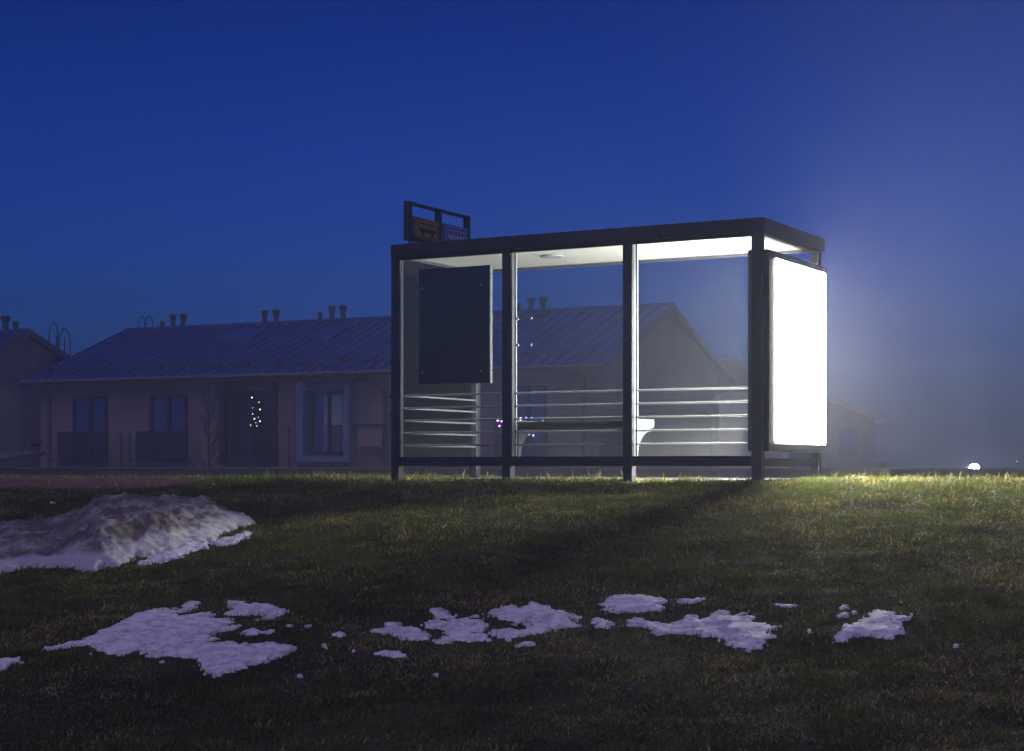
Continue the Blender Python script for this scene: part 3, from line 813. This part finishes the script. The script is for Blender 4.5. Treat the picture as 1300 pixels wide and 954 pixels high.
# blue framed bay
bf = MB()
for b in ((385, 393.5, 487, 587), (445, 452, 487, 587), (393.55, 444.95, 487, 495.5), (393.55, 444.95, 579, 587)): h1.wbox(*b, .0, .42, bf)
bf.build('bay_frame', M['frame_blue'], h1.root, label='pale blue bay frame')
h1.door(394, 444, 497, 578, curtain=True)
h1.railing(414, 437, 540, 576, depth=.3)
h1.wbox(398, 466, 481, 486, .0, .7).build('door_hood', M['frame_dark'], h1.root)
h1.wbox(455, 486, 541, 567, .3, .36).build('balcony_panel', M['siding'], h1.root)
h1.wbox(452.2, 491, 539.2, 540.8, .25, .4).build('balcony_rail', M['frame_dark'], h1.root)
h1.wbox(463, 465, 496, 539, .2, .24).build('screen_post', M['frame_blue'], h1.root)
h1.pipe(62, 503, 592, -12)
h1.pipe(489, 497, 592, -14)
h1.pipe(741, 478, 592, -12)
h1.door(556, 602, 494, 584, curtain=True)
h1.railing(536, 604, 540, 583, solid=(536, 556))
h1.door(648, 694, 490, 584)
h1.railing(628, 696, 538, 583)
for px, h, c in ((206, .32, False), (219.5, .60, True), (232.5, .60, True), (336, .58, True), (350.5, .58, True), (406, .38, False), (421.5, .62, True), (435.5, .62, True), (658, .34, False), (674, .55, True), (690, .55, True)):
    h1.vent(px, h * .86, r=.085 if c else .07, cap=c)
h1.hatch(285, 330, .66, .82); h1.hatch(404, 436, .62, .84)
a = 0.9
h1.hoops([(h1.P(.62, .05, 4.9), h1.P(.93, .05, 4.9)), (h1.P(.97, .05, 4.9), h1.P(1.28, .05, 4.9))], .6, .022)
sgd = MB()
def slope_pt(h, a_, u, dz): return h.P(a_, h.half * (1 - u), h.ze + (h.zr - h.ze) * u + dz)
for u_, dz_ in ((.13, .10), (.13, .17)):
    sgd.tube([slope_pt(h1, .5, u_, dz_), slope_pt(h1, 21.4, u_, dz_)], .018, 6)
for i in range(18): sgd.box(slope_pt(h1, .6 + i * 1.2, .13, 0), h1.w, h1.n, Z, (-.03, .03), (-.05, .05), (-.02, .2))
sgd.build('snow_guard', M['vent'], h1.roof)

w2 = HW; l2 = 14.0
r2 = Vector((-18.0, 63.2, 0)) - w2 * l2
h2 = House('row_house', 'cream gabled row house at left edge with ladder on gable', (r2.x, r2.y), l2, 5.36, 5.0, 2.88, HW, HN, -2.9, M['siding_cream'], GH)
h2.vent(7, .6); h2.vent(20, .36, .09, False)
# ladder and hoops on the gable end wall
gl = MB()
def G2(b, z, o=.2): return h2.P(l2 - h2.eo + o, b, z)
for b in (-2.05, -1.6):
    gl.tube([G2(b, -2.5), G2(b, 4.9)], .022, 6)
for i in range(24): gl.tube([G2(-2.05, -2.3 + i * .3), G2(-1.6, -2.3 + i * .3)], .014, 5)
gl.build('wall_ladder', M['vent'], h2.root)
h2.hoops([(h2.P(l2 - .1, -1.15, 4.3), h2.P(l2 - .1, -1.62, 4.2)), (h2.P(l2 - .1, -1.7, 4.1), h2.P(l2 - .1, -2.3, 3.9))], 1.1, .025)

h3w = Vector((.04, -.999, 0)).normalized(); h3n = Vector((-.999, -.04, 0)).normalized()
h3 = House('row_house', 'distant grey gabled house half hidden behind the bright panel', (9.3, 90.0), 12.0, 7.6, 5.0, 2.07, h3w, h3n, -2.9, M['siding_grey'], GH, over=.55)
# window and balcony on the far house's gable
def gbox(name, b0, b1, z0_, z1_, d, m): return MB().box(h3.rl + h3.w * (12.0 - h3.eo), h3.n, h3.w, Z, (b0, b1), (0.003, d), (z0_, z1_)).build(name, m, h3.root)
gbox('window', -6.3, -5.4, .4, 1.7, .06, M['window_dark'])
gbox('balcony', -7.4, -4.6, -1.2, .1, .8, M['frame_dark'])

# low outbuilding in front of the cream house
ob = thing('outbuilding', 'low dark roofed outbuilding at left edge behind the wall', 'outbuilding', (-19.5, 52, -2.9))
MB().box(Vector((-19.5, 52, 0)), HW, -HN, Z, (-5, 3.4), (0, 3.4), (-2.9, -.25)).build('wall', M['siding_cream'], ob)
orf = MB().prism([Vector((-19.5, 52, 0)) - HW * 5.3 + HN * .4 + Z * -.22, Vector((-19.5, 52, 0)) - HW * 5.3 + HN * .4 + Z * -.1, Vector((-19.5, 52, 0)) - HW * 5.3 - HN * 3.8 + Z * .42, Vector((-19.5, 52, 0)) - HW * 5.3 - HN * 3.8 + Z * .3], HW * 8.6).build('roof', M['fascia'], ob)
pv = Vector(((46 - CX) / F * 54, 54, .28))
MB().lathe(pv, [(.1, 0), (.1, .3), (.17, .38), (.17, .5), (.12, .52)], 12).build('roof_vent', M['vent'], orf)

# beige kiosk seen behind the right end of the shelter
kx = (956 - CX) / F * 44
kb = thing('utility_kiosk', 'beige plastered kiosk behind the right end of the shelter', 'kiosk', (kx, 44, -2.6))
ky = 44; x0k = (913 - CX) / F * ky; x1k = (1001 - CX) / F * ky
ztop = (HY - 497) / F * ky; zb = -2.8
kp = [Vector((x0k, ky, zb)), Vector((x1k, ky, zb)), Vector((x1k, ky, ztop))]
for q in range(5):
    a = math.radians(90 + q * 22.5); kp.append(Vector((x0k + .28 + .28 * math.cos(a), ky, ztop - .28 + .28 * math.sin(a))))
MB().prism(kp, Vector((0, 1.5, 0))).build('body', M['plaster'], kb)
MB().box((x0k, ky, 0), (1, 0, 0), (0, 1, 0), Z, (.9, 1.65), (-.02, -.003), (-2.2, 1.4)).build('door', principled('kiosk_door', (.3, .27, .23), .6), kb)

# bare small tree in front of the row house
def bare_tree(px, dist, h, seed, label):
    rnd = random.Random(seed); x = (px - CX) / F * dist; b = Vector((x, dist, -2.8))
    root = thing('bare_tree', label, 'tree', b)
    tr = MB(); tr.tube([b, b + Vector((.03, 0, h * .35)), b + Vector((-.02, .02, h * .7)), b + Vector((.02, 0, h))], .05, 8, .012)
    tr.build('trunk', M['bark'], root)
    cr = MB()
    def br(p, d, l, r, dep):
        q = p + d * l * .5 + Vector((rnd.uniform(-.04, .04), rnd.uniform(-.04, .04), .02)); e = p + d * l + Vector((0, 0, l * .12))
        cr.tube([p, q, e], r, 4, r * .55)
        if dep == 0: return
        for k in range(rnd.choice((3, 4))):
            f = rnd.uniform(.3, 1.0); nd = (d + Vector((rnd.uniform(-.6, .6), rnd.uniform(-.6, .6), rnd.uniform(-.1, .5)))).normalized()
            br(p + (e - p) * f, nd, l * rnd.uniform(.4, .65), r * .55, dep - 1)
    for k in range(26):
        z = h * rnd.uniform(.25, .95); a = rnd.uniform(0, 6.28); sp = (1.05 - z / h) * .75 + .25
        br(b + Vector((0, 0, z)), Vector((math.cos(a) * .75, math.sin(a) * .75, .85)).normalized(), rnd.uniform(.6, 1.0) * sp * 1.25, .018, 2)
    cr.build('crown', M['bark'], root)
bare_tree(265, 50, 5.3, 3, 'small bare leafless tree in front of the pinkish house wall')

# ------------------------------------------------------------------ festive light strings
def bulbs(name, label, pts, dist, cols, group='festive light strings on the balconies'):
    x = sum(p[0] for p in pts) / len(pts); y = sum(p[1] for p in pts) / len(pts)
    root = thing(name, label, 'string lights', ((x - CX) / F * dist, dist, (HY - y) / F * dist), group)
    br_ = .016 if 'warm' in label else .028
    P3 = [Vector(((p[0] - CX) / F * dist, dist + random.uniform(-.05, .05), (HY - p[1]) / F * dist)) for p in pts]
    MB().tube(P3, .006, 5).build('cable', M['black'], root)
    for i, p in enumerate(P3):
        MB().ball(p, br_ if i % 3 else br_ * 1.5, 8).build('bulb', cols[i % len(cols)], root)
eb = [emission('bulb_warm', (1, .66, .3), 3), emission('bulb_violet', (.35, .1, 1), 14), emission('bulb_white', (.8, .75, 1), 10), emission('bulb_pink', (.8, .12, .8), 12), emission('bulb_blue', (.08, .15, 1), 12)]
bulbs('string_lights', 'hanging warm and violet light string in the dark bay door', [(320, 505), (329, 511), (321, 518), (330, 520), (321, 526), (328, 530), (323, 532), (318, 540), (325, 537), (330, 535), (326, 541)], h1.hit(325, .45)[1], [eb[0], eb[0], emission('bulb_dim_violet', (.4, .25, 1), 2.5)])
bulbs('string_lights', 'violet and pink light string left of the bench bracket post', [(632, 533), (637, 535), (634, 541), (640, 545), (635, 549), (640, 553)], h1.hit(636, .7)[1], [eb[2], eb[3], eb[1]])
bulbs('string_lights', 'violet and blue lights seen above and below the bench', [(661, 532), (668, 531), (675, 531), (683, 541), (679, 545), (676, 542), (671, 551), (666, 549), (677, 553)], h1.hit(672, .7)[1], [eb[2], eb[1], eb[4]])

# ------------------------------------------------------------------ far lamps
def far_lamp(px, py, dist, r, m, label, h=1.0):
    p = Vector(((px - CX) / F * dist, dist, (HY - py) / F * dist))
    g0 = -2.95
    root = thing('far_lamp', label, 'lamp', (p.x, p.y, g0), 'lamps shining far beyond the road')
    MB().tube([(p.x, p.y, g0), (p.x, p.y, p.z - r)], .05, 8).build('pole', M['vent'], root)
    MB().lathe(p + Vector((0, .0, r * .93)), [(r * .6, 0), (r * .5, r * .25), (.02, r * .35)], 14).build('lamp_hood', M['vent'], root)
    MB().ball(p, r, 16).build('lamp_bulb', m, root)
far_lamp(1237, 595, 62, .17, emission('far_lamp_light', (.78, .88, 1), 450), 'bright white lamp glowing through fog low at right')
far_lamp(1291, 586, 75, .05, emission('dim_lamp_light', (.8, .8, 1), .7), 'tiny dim lamp near the right edge of the photo')

# ------------------------------------------------------------------ haze
hz, nt, out = mat_new('fog')
pv_ = N(nt, 'ShaderNodeVolumePrincipled')
pv_.inputs['Color'].default_value = (.80, .84, 1, 1); pv_.inputs['Density'].default_value = .0042; pv_.inputs['Anisotropy'].default_value = .35
nt.links.new(pv_.outputs[0], out.inputs['Volume'])
MB().box((0, 0, 0), (1, 0, 0), (0, 1, 0), Z, (-70, 70), (-12, 100), (-6, 6.0)).build('haze', hz, kind='stuff')

# ------------------------------------------------------------------ sky, sun, camera
SUN_EL, SUN_AZ = math.radians(6.0), math.radians(200)
w = bpy.data.worlds.new('World'); sc.world = w; w.use_nodes = True
wn = w.node_tree; wn.nodes.clear()
wo = wn.nodes.new('ShaderNodeOutputWorld'); bg = wn.nodes.new('ShaderNodeBackground')
sky = wn.nodes.new('ShaderNodeTexSky'); sky.sky_type = 'NISHITA'; sky.sun_disc = False
sky.sun_elevation = SUN_EL; sky.sun_rotation = SUN_AZ; sky.ozone_density = 6; sky.air_density = 1.4; sky.dust_density = 1.0
mulc = wn.nodes.new('ShaderNodeMixRGB'); mulc.blend_type = 'MULTIPLY'; mulc.inputs['Fac'].default_value = 1; mulc.inputs['Color2'].default_value = (.11, .335, 1.42, 1)
wn.links.new(sky.outputs[0], mulc.inputs['Color1']); 
wtc = wn.nodes.new('ShaderNodeTexCoord'); wsp = wn.nodes.new('ShaderNodeSeparateXYZ'); wn.links.new(wtc.outputs['Generated'], wsp.inputs[0])
wr = wn.nodes.new('ShaderNodeValToRGB'); e = wr.color_ramp.elements
e[0].position = 0; e[0].color = (1.15, 1.15, 1.15, 1); e[1].position = .28; e[1].color = (.50, .50, .50, 1)
ne = wr.color_ramp.elements.new(.12); ne.color = (.92, .92, .92, 1)
ne = wr.color_ramp.elements.new(.9); ne.color = (.75, .75, .75, 1)
wn.links.new(wsp.outputs['Z'], wr.inputs['Fac'])
mul2 = wn.nodes.new('ShaderNodeMixRGB'); mul2.blend_type = 'MULTIPLY'; mul2.inputs['Fac'].default_value = 1
wn.links.new(mulc.outputs[0], mul2.inputs['Color1']); wn.links.new(wr.outputs[0], mul2.inputs['Color2'])
wn.links.new(mul2.outputs[0], bg.inputs['Color']); wn.links.new(bg.outputs[0], wo.inputs['Surface'])
bg.inputs['Strength'].default_value = .10

sd = bpy.data.lights.new('dusk_light', 'SUN'); sd.energy = .76; sd.angle = math.radians(60); sd.color = (.80, .64, 1.0)
so = bpy.data.objects.new('dusk_light', sd); COL.objects.link(so)
dirv = Vector((math.sin(math.radians(205)) , math.cos(math.radians(205)), math.tan(math.radians(62)))).normalized()
so.rotation_euler = dirv.to_track_quat('Z', 'Y').to_euler(); so.location = (0, -5, 20)

cam = bpy.data.cameras.new('camera'); co_ = bpy.data.objects.new('camera', cam); COL.objects.link(co_)
co_.location = (0, 0, 0); co_.rotation_euler = (math.radians(90), 0, 0)
cam.sensor_width = 36; cam.lens = 36 * F / 1300; cam.shift_y = (HY - 477) / 1300; cam.clip_end = 3000; cam.clip_start = .05
sc.camera = co_
sc.render.engine = 'CYCLES'
sc.cycles.use_denoising = True
sc.cycles.max_bounces = 8; sc.cycles.diffuse_bounces = 3; sc.cycles.glossy_bounces = 3; sc.cycles.transparent_max_bounces = 12; sc.cycles.volume_bounces = 1
sc.cycles.sample_clamp_indirect = 4
sc.view_settings.view_transform = 'Standard'; sc.view_settings.look = 'None'; sc.view_settings.exposure = 0; sc.view_settings.gamma = 1
sc.view_settings.use_curve_mapping = False
